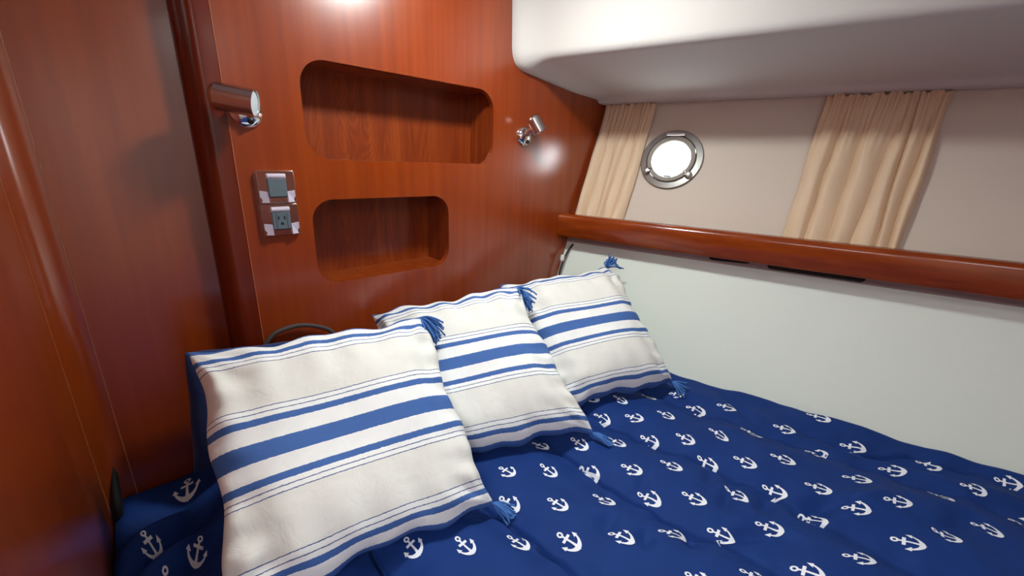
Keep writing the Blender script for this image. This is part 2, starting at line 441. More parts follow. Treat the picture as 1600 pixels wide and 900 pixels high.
# side-deck headliner moulding, rim against the bulkhead
rim = [(.902, .64), (.903, .438), (.907, .318), (.912, .268), (.960, .2635), (1.082, .249), (1.217, .235), (1.335, .229), (1.356, .217), (1.43, .214)]
main = [(.938, .64), (.940, .438), (.9475, .312), (.951, .2905), (.974, .2885), (1.10, .275), (1.23, .258), (1.34, .238), (1.372, .219), (1.43, .216)]
def densify(pl):
    """straight runs, with a quadratic fillet around the fourth point"""
    P = [np.array((a, b, 0.0)) for a, b in pl]; out = []
    for a, b in ((0, 1), (1, 2)):
        out += [P[a] + (P[b] - P[a]) * t for t in np.linspace(0, 1, 4)[:-1]]
    out += [(1 - t) ** 2 * P[2] + 2 * t * (1 - t) * P[3] + t * t * P[4] for t in np.linspace(0, 1, 10)]
    out += catmull([p for p in P[4:]], 3)[1:]
    return out
rim3, main3 = densify(rim), densify(main)
v, f = [], []
st = [(0.9995, 0), (0.992, 0.0), (0.983, .06), (0.972, .25), (0.958, .55), (0.942, .82), (0.925, .96), (0.90, 1.0), (0.6, 1), (0.2, 1), (-0.3, 1), (-1.12, 1)]
npf = len(rim3)
for y, k in st:
    for a, b in zip(rim3, main3):
        q = a * (1 - k) + b * k; v.append((q[0] + HC * (1 - y), y, q[1]))
for i in range(len(st) - 1):
    for k in range(npf - 1):
        f.append((i * npf + k, i * npf + k + 1, (i + 1) * npf + k + 1, (i + 1) * npf + k))
hl = mesh_obj('ceiling_headliner', v, f, 'liner', smooth=True, sharp=60)
tag(hl, 'white moulded headliner under the side deck', kind='structure')

# rest of the cabin, outside the frame
def hrect(h): return [(h[0] - h[2], h[1] - h[3]), (h[0] + h[2], h[1] - h[3]), (h[0] + h[2], h[1] + h[3]), (h[0] - h[2], h[1] + h[3])]
cl = panel('ceiling', [(-1.13, -1.15), (2.12, -1.15), (1.60, 1.12), (-1.13, 1.12)], [hrect(FILL_HATCH), hrect(PASSAGE_FILL_HATCH)], ((0, 0, ZC), (1, 0, 0), (0, 1, 0), (0, 0, 1)), 0.03, 'ceiling_white')
tag(cl, 'white overhead with added roof hatches', kind='structure')
for k, h in enumerate((FILL_HATCH, PASSAGE_FILL_HATCH)):  # both hatches are added out of view to let in fill daylight
    w = thing('window_%d' % (k + 2), (h[0], h[1], ZC), 'added square roof hatch for fill daylight', kind='structure')
    panel('fill_hatch_frame', [(h[0] + a * (h[2] + .02), h[1] + b * (h[3] + .02)) for a, b in ((-1, -1), (1, -1), (1, 1), (-1, 1))], [[(h[0] + a * (h[2] - .004), h[1] + b * (h[3] - .004)) for a, b in ((-1, -1), (1, -1), (1, 1), (-1, 1))]], ((0, 0, ZC - .008), (1, 0, 0), (0, 1, 0), (0, 0, 1)), 0.008, 'port_metal', w)
    mesh_obj('fill_hatch_pane', [(h[0] - h[2], h[1] - h[3], ZC + .02), (h[0] + h[2], h[1] - h[3], ZC + .02), (h[0] + h[2], h[1] + h[3], ZC + .02), (h[0] - h[2], h[1] + h[3], ZC + .02)], [(0, 1, 2, 3)], 'smoked_acrylic', w)
    portal('fill_hatch_daylight', W((h[0], h[1], ZC + .035)), 2 * h[2] * S, 2 * h[3] * S, (0, 0, -1))
tag(box('floor', -1.13, 1.7, -1.15, 1.12, ZF - .03, ZF, 'sole_wood'), 'brown cabin sole', kind='structure')
tag(box('wall_front', -1.13, 1.95, -1.18, -1.15, ZF - .03, ZC + .03, 'locker_veneer'), 'wood bulkhead behind the berth', kind='structure')
tag(box('wall_side', -1.16, -1.13, -1.18, 1.12, ZF - .03, ZC + .03, 'locker_veneer'), 'wood wall across the passage', kind='structure')
tag(box('wall_passage', -1.13, XW - .03, YP + .03, YP + .06, ZF - .03, ZC + .03, 'locker_veneer'), 'wood wall at the end of the passage', kind='structure')

dr = thing('reflector_1', (-.2, -1.15, ZF), 'added cream reflector panel on the bulkhead behind the berth', kind='structure')
bevel(box('reflector_leaf', -1.05, 0.42, -1.149, -1.13, ZF + .01, 0.52, 'reflector_cream', dr), .006)  # pale panel added out of view to brighten the locker reflections
lathe('reflector_knob', (0.22, -1.13, -0.55), (0, 1, 0), [(.02, 0), (.02, .006), (.009, .01), (.009, .03), (.024, .04), (.024, .052), (.006, .06)], 'chrome', dr, 20)

# ceiling lamp over the pillows: its glare shows at the top of the bulkhead
m_, nt_, p_ = new_mat('lit_diffuser')
p_.inputs['Base Color'].default_value = (1, 1, 1, 1)
p_.inputs['Emission Color'].default_value = (0.94, 1.0, 0.965, 1)
p_.inputs['Emission Strength'].default_value = 175.0
LX, LY = 0.60, 0.585
cl_ = thing('ceiling_light', (LX, LY, ZC), 'round flush lamp on the white overhead above the pillows', 'lamp')
lathe('housing', (LX, LY, ZC), (0, 0, -1), [(.080, .0), (.080, .010), (.075, .016), (.064, .016)], 'port_metal', cl_, 36)
lathe('diffuser', (LX, LY, ZC), (0, 0, -1), [(.063, .0165), (.058, .023), (.044, .028), (.025, .031), (.004, .032)], 'lit_diffuser', cl_, 36)

# ------------------------------------------------------------------ porthole
w1 = thing('window_1', hull3d(pc2[0], pc2[1] - PR), 'round metal porthole with bright daylight in it', kind='structure')
pc3 = lambda off: hull3d(pc2[0], pc2[1], off)
def ring_lathe(name, prof, mat):
    o = pc3(0); ax = -hn
    a = h1; b = h2; seg = 56; v = []; f = []
    for r, h in prof:
        for k in range(seg):
            th = 2 * math.pi * k / seg; v.append(o + ax * h + r * (math.cos(th) * a + math.sin(th) * b))
    m = len(prof)
    for i in range(m):
        j = (i + 1) % m
        for k in range(seg): f.append((i * seg + k, i * seg + (k + 1) % seg, j * seg + (k + 1) % seg, j * seg + k))
    return mesh_obj(name, v, f, mat, w1, smooth=True, sharp=12)
ring_lathe('outer_flange', [(PR, -.001), (PR, .004), (PR * .97, .008), (PR * .80, .010), (PR * .77, .006), (PR * .77, -.02), (PR * .85, -.02)], 'port_metal')
ring_lathe('pane_ring', [(PR * .765, .002), (PR * .765, .012), (PR * .745, .015), (PR * .63, .014), (PR * .612, .011), (PR * .625, -.012), (PR * .76, -.012)], 'port_ring')
ring_lathe('reveal', [(PR * .86, -.001), (PR * .86, -.034), (PR * .84, -.034), (PR * .84, -.001)], 'port_metal')
pn = []
for h in (-.004, -.009):
    pn += [pc3(h) + PR * .65 * (math.cos(2 * math.pi * k / 40) * h1 + math.sin(2 * math.pi * k / 40) * h2) for k in range(40)]
mesh_obj('pane', pn, [tuple(range(40)), tuple(range(79, 39, -1))] + [(k, (k + 1) % 40, (k + 1) % 40 + 40, k + 40) for k in range(40)], 'clear_pane', w1)
def hull_box(name, s0, s1, t0, t1, d0, d1, mat, parent, bev=0.0):
    v = [hull3d(pc2[0] + s, pc2[1] + t, d) for d in (d0, d1) for s, t in ((s0, t0), (s1, t0), (s1, t1), (s0, t1))]
    o = mesh_obj(name, v, [(0, 3, 2, 1), (4, 5, 6, 7), (0, 1, 5, 4), (1, 2, 6, 5), (2, 3, 7, 6), (3, 0, 4, 7)], mat, parent)
    if bev: bevel(o, bev, 2)
    return o
hull_box('hinge', -.026, .030, PR * .76, PR * .90, .006, .020, 'port_metal', w1, .003)
tube('hinge_pin', [hull3d(pc2[0] + s, pc2[1] + PR * .79, .020) for s in (-.028, .032)], .005, 'chrome', w1)
for a in (-148, -38):
    ca, sa = math.cos(math.radians(a)), math.sin(math.radians(a))
    lathe('latch_knob', hull3d(pc2[0] + PR * .83 * ca, pc2[1] + PR * .83 * sa, .006), -hn, [(.012, 0), (.012, .012), (.008, .018), (.003, .019)], 'port_metal', w1, 16)
    tube('latch_arm', [hull3d(pc2[0] + PR * k * ca, pc2[1] + PR * k * sa, .019) for k in (.86, .62)], .004, 'chrome', w1)
hull_box('latch_tab', -.014, .010, -PR * .635, -PR * .52, -.004, .002, 'grey_plastic', w1, .001)
portal('porthole_daylight', W(pc3(-.05)), 2 * PR * S, 2 * PR * S, tuple(-hn))

# ------------------------------------------------------------------ shelf rail along the hull
XR = lambda y: 1.164 + 0.245 * (1 - y)
rail = thing('shelf_rail', (XR(.4), .4, -0.262), 'long glossy reddish wood fiddle rail running along the hull under the curtains', 'rail')
prof = [(0.006, -0.262), (0.0, -0.255), (0.0, -0.196), (0.002, -0.188), (0.008, -0.182), (0.018, -0.1795), (0.040, -0.1795), (0.050, -0.183), (0.054, -0.190), (0.054, -0.262)]
ys = np.linspace(0.9995, -1.1, 14); v = []; f = []; m = len(prof)
for y in ys:
    for dx, z in prof: v.append((XR(y) + dx, y, z))
for i in range(len(ys) - 1):
    for k in range(m): f.append((i * m + k, i * m + (k + 1) % m, (i + 1) * m + (k + 1) % m, (i + 1) * m + k))
f += [tuple(range(m)), tuple((len(ys) - 1) * m + k for k in range(m))]
mesh_obj('rail_board', v, f, 'rail_wood', rail, smooth=True, sharp=45)
v = []; f = []
for y in ys: v += [(XR(y) + .055, y, -.262), (hull_x(y, -.262) - .003, y, -.262), (hull_x(y, -.246) - .003, y, -.246), (XR(y) + .055, y, -.246)]
for i in range(len(ys) - 1):
    for k in range(4): f.append((i * 4 + k, i * 4 + (k + 1) % 4, (i + 1) * 4 + (k + 1) % 4, (i + 1) * 4 + k))
f += [(0, 1, 2, 3), tuple((len(ys) - 1) * 4 + k for k in range(4))]
mesh_obj('shelf_board', v, f, 'liner', rail)
# black oblong vents under the rail
for (pa, pb, lab) in (((1108, 400), (1174, 407), 'short black oblong vent under the rail, nearer the bulkhead'), ((1199, 414), (1352, 436), 'long black oblong vent under the rail, beneath the right curtain')):
    a, b = hull2d(on_hull(pa)), hull2d(on_hull(pb)); hh = .0125
    L = [(a[0] + hh, a[1] - hh), (b[0] - hh, b[1] - hh)]
    loop = [(b[0] - hh + hh * math.cos(t), b[1] + hh * math.sin(t)) for t in np.linspace(-math.pi / 2, math.pi / 2, 9)] + [(a[0] + hh + hh * math.cos(t), a[1] + hh * math.sin(t)) for t in np.linspace(math.pi / 2, 1.5 * math.pi, 9)]
    vt = panel('vent_slot', loop, [], (hO - hn * .008, h1, h2, hn), .0075, 'black_plastic')
    tag(vt, lab, 'vent')

# ------------------------------------------------------------------ curtains
def curtain(name, y0, y1, folds, label, seed, flare=0.0):
    rs = np.random.RandomState(seed)
    z0, z1 = -0.238, 0.212
    t = thing(name, (hull_x((y0 + y1) / 2, z0), (y0 + y1) / 2, z0), label, 'curtain', 'cream curtains over the hull lining')
    nu, nz = 240, 40
    wd = 0.6 + 0.9 * rs.rand(folds); ed = np.concatenate([[0], np.cumsum(wd)]); ed /= ed[-1]
    am = 0.65 + 0.7 * rs.rand(folds); dr_ = rs.randn(folds + 1) * .030; dr_[0] = dr_[-1] = 0
    hp = rs.rand(6) * 6.28
    def relief(u, g):
        e = ed + dr_ * (g - .4) + np.concatenate([[0], .010 * np.sin(5 * g + hp[0] + np.arange(folds - 1) * 2.1), [0]])
        k = int(min(folds - 1, max(0, np.searchsorted(e, u, side='right') - 1)))
        t = min(1, max(0, (u - e[k]) / max(1e-4, e[k + 1] - e[k])))
        sk_ = .5 + .22 * math.sin(k * 2.3 + hp[1])                # lopsided pleat
        t2 = .5 * t / sk_ if t < sk_ else .5 + .5 * (t - sk_) / (1 - sk_)
        body = math.sin(math.pi * t2) ** .62
        top = max(0, (g - .62) / .38) ** 1.3
        fine = .5 + .5 * math.sin(2 * math.pi * folds * 2.6 * u + 1.5 * math.sin(6 * u + hp[2]))
        return .010 + .026 * am[k] * body * (1 - .55 * top) * (.8 + .2 * math.sin(3 * g + hp[3])) + .010 * fine * top + .0025 * math.sin(19 * g + 13 * u + hp[4]) * (1 - g)
    def mk(zz0, zz1, nzz, header):
        v = []; f = []
        for j in range(nzz + 1):
            q = j / nzz; z = zz0 + (zz1 - zz0) * q
            g = (z - z0) / (z1 - z0)
            for i in range(nu + 1):
                u = i / nu
                off = relief(u, g)
                y = y0 + (y1 - y0) * u + .002 * math.sin(9 * g + 11 * u + seed)
                zt_ = (.004 * math.sin(40 * u + seed * 2) + .003 * math.sin(97 * u) if (header and j == nzz) else 0)
                xc = hull_x(y, z) - off
                if z < -.170: xc = max(xc, XR(y) + .058)
                v.append((xc, y, z + zt_))
        for j in range(nzz):
            for i in range(nu): f.append((j * (nu + 1) + i, j * (nu + 1) + i + 1, (j + 1) * (nu + 1) + i + 1, (j + 1) * (nu + 1) + i))
        return v, f
    v, f = mk(z0, 0.192, nz, False); mesh_obj('drape', v, f, 'curtain_cloth', t, smooth=True)
    v, f = mk(0.192, 0.216, 6, True); mesh_obj('gathered_heading', v, f, 'curtain_cloth', t, smooth=True)
    return t
curtain('curtain', 0.990, 0.808, 5, 'narrow cream curtain gathered between the bulkhead and the porthole', 3)
curtain('curtain', 0.336, 0.076, 6, 'wider cream curtain hanging alone to the right of the porthole', 8)

# ------------------------------------------------------------------ reading lamps
def lamp(base, hc, axis, rad, length, label):
    t = thing('reading_lamp', (base[0], 1.0, base[2]), label, 'lamp', 'chrome reading lamps on the bulkhead')
    b = np.array(base, float)
    lathe('wall_base', b, (0, -1, 0), [(.0305, 0.0), (.0305, .003), (.029, .007), (.024, .012), (.015, .016), (.004, .018)], 'chrome', t)
    sw = b + np.array([.004, -.014, -.016])
    lathe('switch_knob', sw, (0.1, -.9, -.35), [(.0062, -.004), (.0062, .004), (.004, .0065), (.001, .007)], 'black_plastic', t, 16)
    hc = np.array(hc, float); ax = np.array(axis, float); ax /= np.linalg.norm(ax)
    tube('arm', [b + np.array([0, -.010, .006]), b * .5 + hc * .5 + np.array([0, -.0, .0]), hc], .010, 'chrome', t, 14)
    h = length / 2
    prof = [(rad * .15, -h - rad * .55), (rad * .5, -h - rad * .48), (rad * .82, -h - rad * .26), (rad, -h), (rad, h), (rad * .93, h), (rad * .90, h - .012)]
    hd = lathe('lamp_head', hc, ax, prof, 'satin_chrome', t, 36, 30)
    lathe('lens', hc, ax, [(rad * .915, h - .010), (rad * .91, h - .0035), (rad * .6, h - .002), (rad * .1, h - .0015)], 'lamp_white', hd, 28)
    return t
lamp((0.200, 1.0, 0.075), (0.178, 0.944, 0.0905), (.866, -.5, -.14), .0245, .062, 'chrome cylinder reading lamp above the wall socket, its white end facing right')
lamp((0.970, 1.0, 0.078), (0.972, 0.945, 0.109), (.34, -.42, -.84), .0205, .044, 'small chrome reading lamp beside the upper niche, tilted downward')

# ------------------------------------------------------------------ double wall socket
x0, x1, zt, zb = 0.2005, 0.2715, -0.036, -0.172
sk = thing('wall_socket', ((x0 + x1) / 2, 1.0, zb), 'chrome double wall socket with grey inserts on the wood bulkhead', 'socket')
zm = (zt + zb) / 2
for k, (za, zz) in enumerate(((zm + .001, zt), (zb, zm - .001))):
    xm = (x0 + x1) / 2; cw = .0175; hh = zz - za
    fr = panel('frame', rrect(x0, x1, za, zz, .003, 3), [rrect(xm - cw, xm + cw, za + .012, zz - .010, .002, 2)], ((0, 0.9985, 0), (1, 0, 0), (0, 0, 1), (0, -1, 0)), .0095, 'chrome', sk)
    bevel(fr, .0025, 3)
    ins = box('insert', xm - cw, xm + cw, .984 if k else .982, .998, za + .014, zz - .016, 'grey_plastic', sk, .0012)
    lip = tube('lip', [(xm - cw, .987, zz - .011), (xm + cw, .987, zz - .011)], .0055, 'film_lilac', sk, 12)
    # scooped corner wings covered in pale lilac film
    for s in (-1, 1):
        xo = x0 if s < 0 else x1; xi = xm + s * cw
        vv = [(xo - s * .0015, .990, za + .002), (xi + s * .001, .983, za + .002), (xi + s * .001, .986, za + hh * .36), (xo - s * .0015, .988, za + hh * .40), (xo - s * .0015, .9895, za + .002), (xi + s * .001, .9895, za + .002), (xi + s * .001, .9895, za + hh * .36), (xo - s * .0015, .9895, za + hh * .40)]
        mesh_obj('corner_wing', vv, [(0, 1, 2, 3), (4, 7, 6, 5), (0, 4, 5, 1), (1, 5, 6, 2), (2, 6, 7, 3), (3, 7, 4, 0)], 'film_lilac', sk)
    if k:
        zc = (za + zz) / 2 - .001
        for dx in (-.006, .006): box('contact_slot', xm + dx - .0011, xm + dx + .0011, .9832, .985, zc + .002, zc + .0095, 'slot_black', ins)
        lathe('earth_hole', (xm, .985, zc - .0065), (0, -1, 0), [(.0028, 0), (.0028, .0018), (.0005, .0018)], 'slot_black', ins, 14)
        for dx in (-.0105, .0105): box('insert_groove', xm + dx - .0003, xm + dx + .0003, .9836, .985, za + .015, zz - .017, 'slot_black', ins)

# ------------------------------------------------------------------ berth: base, mattress, comforter
ZB = -0.655
bb = thing('berth_base', (.6, .2, ZF), 'plain wooden berth base under the navy comforter', 'bed')
def slab(name, z0, z1, y0, y1, mat, parent, inset=.006):
    v = []
    for z in (z0, z1): v += [(XW + .004, y0, z), (hull_x(y0, z) - inset, y0, z), (hull_x(y1, z) - inset, y1, z), (XW + .004, y1, z)]
    return mesh_obj(name, v, [(0, 3, 2, 1), (4, 5, 6, 7), (0, 1, 5, 4), (1, 2, 6, 5), (2, 3, 7, 6), (3, 0, 4, 7)], mat, parent)
slab('base_box', ZF + .001, -0.93, -0.70, 0.99, 'locker_veneer', bb)
ms = slab('mattress', -0.928, -0.745, -0.69, 0.985, 'mattress_white', None)
tag(ms, 'berth mattress hidden under the navy comforter', 'mattress')

def atz(px, z=ZB): r = ray(px); return r * (z / r[2])
seam_px = [[(779, 804), (840, 844), (899, 896)], [(868, 697), (938, 748), (1036, 807), (1150, 858), (1220, 896)], [(958, 666), (1028, 696), (1092, 719), (1140, 740), (1195, 768)], [(1050, 628), (1100, 644), (1160, 664), (1260, 698)]]
SEAMS = []
for L in seam_px:
    P = [atz(p)[:2] for p in L]
    e0 = P[0] + np.array([-0.02, 0.55]); e1 = P[-1] + (P[-1] - P[-2]) / np.linalg.norm(P[-1] - P[-2]) * .6
    SEAMS.append([e0] + P + [e1])
SEAMS.append([np.array(p) for p in ((0.20, 1.0), (0.205, .45), (0.22, .1), (.24, -.6))])
SEAMS.append([np.array(p) for p in ((1.20, .12), (1.228, 0.01), (1.307, -0.073), (1.339, -0.185), (1.36, -.5))])
rs = np.random.RandomState(21)
WAV = []
for k in range(38):
    wl = 0.05 + 0.22 * rs.rand() ** 1.5; th = rs.rand() * math.pi
    WAV.append((2 * math.pi / wl * math.cos(th), 2 * math.pi / wl * math.sin(th), rs.rand() * 6.28, 0.020 * wl * (0.5 + rs.rand())))
# loose folds: (x0,y0) - (x1,y1), width, height
FOLD_PX = [((930, 845), (960, 810), .018, -.006), ((990, 860), (1030, 845), .016, -.006), ((1085, 870), (1090, 835), .014, -.007), ((1135, 815), (1145, 750), .016, -.008), ((1190, 815), (1200, 770), .02, -.011),
           ((1245, 795), (1310, 783), .018, -.012), ((1290, 785), (1410, 775), .02, .010), ((1140, 845), (1215, 838), .014, -.008), ((1210, 890), (1240, 825), .028, -.010), ((1000, 790), (1010, 750), .014, -.005),
           ((1105, 770), (1110, 735), .014, -.006), ((1075, 620), (1120, 660), .012, -.004), ((1110, 610), (1180, 665), .012, -.006), ((1340, 702), (1600, 775), .022, -.011), ((1400, 800), (1600, 760), .04, .008),
           ((1440, 835), (1540, 800), .02, -.008), ((940, 800), (945, 770), .012, -.003), ((880, 630), (960, 665), .02, .006)]
FOLDS = [(atz(a)[:2], atz(b)[:2], w, h) for a, b, w, h in FOLD_PX]
LF = [((-.13, .93), (.02, .97), .022, -.012), ((-.135, .88), (.0, .92), .022, .014), ((-.13, .83), (.02, .88), .02, -.016), ((-.13, .78), (.03, .83), .022, .015), ((-.13, .72), (.02, .79), .02, -.014), ((-.13, .66), (.02, .70), .025, .014)]
FOLDS += [(np.array(a), np.array(b), w, h) for a, b, w, h in LF]
def seg_dist(X, Y, a, b):
    d = b - a; L2 = float(d @ d) + 1e-12
    t = np.clip(((X - a[0]) * d[0] + (Y - a[1]) * d[1]) / L2, 0, 1)
    return np.hypot(X - a[0] - t * d[0], Y - a[1] - t * d[1]), t
def zfun(X, Y):
    X = np.asarray(X, float); Y = np.asarray(Y, float)
    # soft domain warp so that nothing is perfectly straight
    Xw = X + .010 * np.sin(9 * Y + 3 * X) + .004 * np.sin(31 * Y + 11 * X); Yw = Y + .010 * np.sin(8 * X - 4 * Y)
    Z = np.full_like(X, ZB)
    s = np.clip((X + .03) / .14, 0, 1); s = s * s * (3 - 2 * s)
    Z += -.062 * (1 - s)
    for kx, ky, p, a in WAV: Z += a * .16 * np.sin(kx * Xw + ky * Yw + p)
    dm = np.full_like(X, 9.0)
    for L in SEAMS:
        for a, b in zip(L[:-1], L[1:]):
            d, _ = seg_dist(X + .003 * np.sin(40 * Y), Y, a, b); dm = np.minimum(dm, d)
    Z += .018 * (1 - np.exp(-(dm / .04) ** 2)) - .008 - .013 * np.exp(-(dm / .0042) ** 2)
    pk = np.exp(-(dm / .03) ** 2)                      # puckers along the stitching
    Z += .0028 * pk * np.sin(95 * Yw + 20 * X)
    for a, b, w, h in FOLDS:
        d, t = seg_dist(Xw, Yw, a, b)
        Z += 1.8 * h * np.exp(-(d / w) ** 2) * np.sin(np.pi * np.clip(t, .08, .92))
    e = hull_x(Y, ZB) - X                              # roll down at the hull
    Z += -.030 * np.exp(-(np.clip(e, 0, None) / .010) ** 1.5) + .004 * np.exp(-((e - .03) / .02) ** 2) * (1 + np.sin(26 * Y))
    el = X - XW                                        # and at the side
    Z += -.02 * np.exp(-(np.clip(el, 0, None) / .012) ** 1.5)
    return Z
NU, NV = 470, 500
u = np.linspace(0, 1, NU); vv = np.linspace(0, 1, NV)
Ug, Vg = np.meshgrid(u, vv)
Y0 = -0.70 + Vg * 1.69
Xg = XW + .003 + Ug * (hull_x(Y0, ZB) - .004 - (XW + .003))
ex = np.clip((.10 - Xg) / .06, 0, 1)
Yg = np.where(Vg > .8, Y0 + (Vg - .8) / .2 * .054 * ex, Y0)
Zg = zfun(Xg, Yg)
Xg = np.minimum(Xg, hull_x(Yg, Zg) - .005)        # stay clear of the sloping hull
Xg = np.maximum(Xg, XW + .003)
verts = np.stack([Xg, Yg, Zg], -1).reshape(-1, 3)
faces = [(j * NU + i, j * NU + i + 1, (j + 1) * NU + i + 1, (j + 1) * NU + i) for j in range(NV - 1) for i in range(NU - 1)]
# hem: skirt dropping at the four borders
nb = len(verts); border = [j * 1 for j in range(NU)] + [j * NU + NU - 1 for j in range(1, NV)] + [(NV - 1) * NU + i for i in range(NU - 2, -1, -1)] + [j * NU for j in range(NV - 2, 0, -1)]
sk_v = []
for i in border:
    x, y, z = verts[i]; xx = min(x, hull_x(y, -.735) - .006); sk_v.append((xx, y, -.735))
verts = np.vstack([verts, np.array(sk_v)])
m = len(border)
faces += [(border[k], border[(k + 1) % m], nb + (k + 1) % m, nb + k) for k in range(m)]
faces.append(tuple(nb + k for k in range(m)))
cf = mesh_obj('comforter', verts.tolist(), faces, 'navy_cotton', smooth=True)
tag(cf, 'navy blue quilted comforter printed with white anchors covering the berth', 'comforter')

plain('seam_thread', lin(8, 22, 58), 0.8)
for L in SEAMS:
    pts = []
    for a, b in zip(L[:-1], L[1:]):
        for t in np.linspace(0, 1, max(2, int(np.linalg.norm(b - a) / .008)), endpoint=False):
            q = a + (b - a) * t
            if -.68 < q[1] < .97 and q[0] < hull_x(q[1], ZB) - .02: pts.append((q[0] - .003 * math.sin(40 * q[1]), q[1], float(zfun(q[0] - .003 * math.sin(40 * q[1]), q[1])) + .0008))
    tube('quilt_seam', pts, .0016, 'seam_thread', cf, 5)

# printed anchors: (ring, crown) in photo pixels, laid onto the cloth
ANCH = [(635.2, 844, 656.5, 868), (715.2, 842.9, 740.8, 865.3), (796.5, 840.3, 826.1, 859.5), (874.7, 836.8, 907.2, 857.8), (782.7, 732, 804, 743.2), (847.2, 728, 869.9, 744.8), (784, 780, 810.7, 798.7), (859.2, 781.3, 886.7, 796.5), (834.7, 693.3, 856.5, 702.7),
 (961, 620, 980, 631), (1005, 618, 1025, 625), (1048, 615, 1069, 617.5), (931, 649, 953, 663), (980, 650, 1005, 657), (1030, 644, 1054, 655), (1075, 639, 1101, 653), (895, 687, 918.6, 702), (953, 686, 977.6, 698), (1004, 684, 1029, 697), (1059.6, 680, 1085.6, 693), (1111, 672, 1138, 689),
 (908.6, 731.4, 936, 748), (974.4, 728.4, 1003, 740), (1035.6, 722, 1066, 735), (1092, 722, 1121, 735), (915, 616, 936, 627), (1123.6, 633, 1150.4, 642), (1161, 671, 1191.6, 684), (1212, 666, 1243, 676.4), (1150, 716, 1182.4, 730), (1208, 712, 1243, 725.6), (1261, 705.6, 1297, 716.4), (1316.6, 696, 1353, 705),
 (1264, 648, 1298, 658), (1173, 619, 1198, 629.6), (1088, 593, 1114, 603), (1374, 674, 1410, 682), (1377, 733, 1418, 738), (1321, 745.4, 1362.4, 753), (930.3, 775, 961, 789), (1000, 773.8, 1032.3, 789.7), (1069.8, 772.3, 1104, 787.3), (1136, 764.4, 1169.7, 785), (955, 834.7, 991, 849), (1033.8, 830, 1071.6, 847.3), (1109.7, 829.4, 1148, 847.8),
 (1075, 898, 1114, 918), (1160.7, 892.8, 1202, 914), (1195, 762, 1230, 775.3), (1262, 757, 1300, 769), (1185, 818.8, 1224.8, 832), (1252, 806.6, 1294, 817), (1320, 794, 1361, 799.6), (1385.6, 780, 1430.6, 788.8), (1322, 868.4, 1372.5, 880.6), (1397, 842.8, 1447, 855), (1240.7, 889, 1290, 905), (1499, 703, 1533.5, 713.7),
 (1434.7, 722.4, 1471.4, 733), (1452.6, 770, 1491.6, 783), (1504.6, 758, 1541.6, 771.5), (1557.5, 749.8, 1598, 760), (1460, 829, 1503, 845.8), (1522, 819.8, 1568, 838), (1580, 813, 1628, 831), (293, 752, 289.4, 797), (224, 834, 242, 862), (313, 842.6, 306, 880), (260, 898, 254, 936)]
def hit(px):
    r = ray(px); t = ZB / r[2]
    for _ in range(12):
        p = r * t; t += (float(zfun(p[0], p[1])) - p[2]) / r[2] * .7
    return r * t
def strip2d(cl, wd):
    """centre line + widths -> (verts2d, faces)"""
    v = []; f = []; n = len(cl)
    for i, p in enumerate(cl):
        a = np.array(cl[max(i - 1, 0)]); b = np.array(cl[min(i + 1, n - 1)]); t = (b - a) / (np.linalg.norm(b - a) + 1e-9)
        nn = np.array([-t[1], t[0]]); v += [np.array(p) + nn * wd[i], np.array(p) - nn * wd[i]]
    for i in range(n - 1): f.append((2 * i, 2 * i + 1, 2 * i + 3, 2 * i + 2))
    return v, f
def anchor2d():
    V = []; F = []
    def add(v, f):
        k = len(V); V.extend(v); F.extend([tuple(i + k for i in q) for q in f])
    # ring centre (0,0), crown tip (0,-1)
    add(*strip2d([(.105 * math.sin(2 * math.pi * k / 14), .105 * math.cos(2 * math.pi * k / 14)) for k in range(15)], [.042] * 15))
    add(*strip2d([(0, -.13 - .11 * k) for k in range(8)], [.045, .045, .047, .05, .052, .058, .07, .10]))
    add(*strip2d([(-.25 + .125 * k, -.30) for k in range(5)], [.062] * 5))
    for s in (-1, 1):
        ang = np.linspace(-90, -8, 8)
        cl = [(s * .46 * math.cos(math.radians(a)), -.44 + .46 * math.sin(math.radians(a))) for a in ang]
        add(*strip2d(cl, [.10, .105, .09, .075, .062, .052, .045, .04]))
        e = cl[-1]
        add([np.array((e[0] - s * .15, e[1] - .05)), np.array((e[0] + s * .10, e[1] - .06)), np.array((e[0] + s * .02, e[1] + .17))], [(0, 1, 2)])
    add([np.array((-.13, -.88)), np.array((.13, -.88)), np.array((0, -1.04))], [(0, 1, 2)])
    return V, F
A2V, A2F = anchor2d()
for a in ANCH:
    p, q = hit(a[:2]), hit(a[2:])
    d = (q - p)[:2]; L = np.linalg.norm(d); d = d / L; L = min(max(L, .036), .050); n2 = np.array([.99, .11]) if a[0] > 400 else np.array([-d[1], d[0]]); wL = .0425 * .76 if a[0] > 400 else .046; L = L if a[0] > 400 else .052
    if a[0] < 400 and a[1] > 800: L, wL = .034, .026
    P2 = np.array([p[:2] - d * (v_[1]) * L + n2 * v_[0] * wL for v_ in A2V])
    zz = zfun(P2[:, 0], P2[:, 1]) + .0011
    ok = P2[:, 0] < hull_x(P2[:, 1], ZB) - .006
    okl = P2[:, 0] > XW + .006
    if not ok.all() or not okl.all():
        P2[:, 0] = np.clip(P2[:, 0], XW + .006, hull_x(P2[:, 1], ZB) - .006); zz = zfun(P2[:, 0], P2[:, 1]) + .0011
    mesh_obj('anchor_print', np.column_stack([P2, zz]).tolist(), A2F, 'navy_print_white', cf)

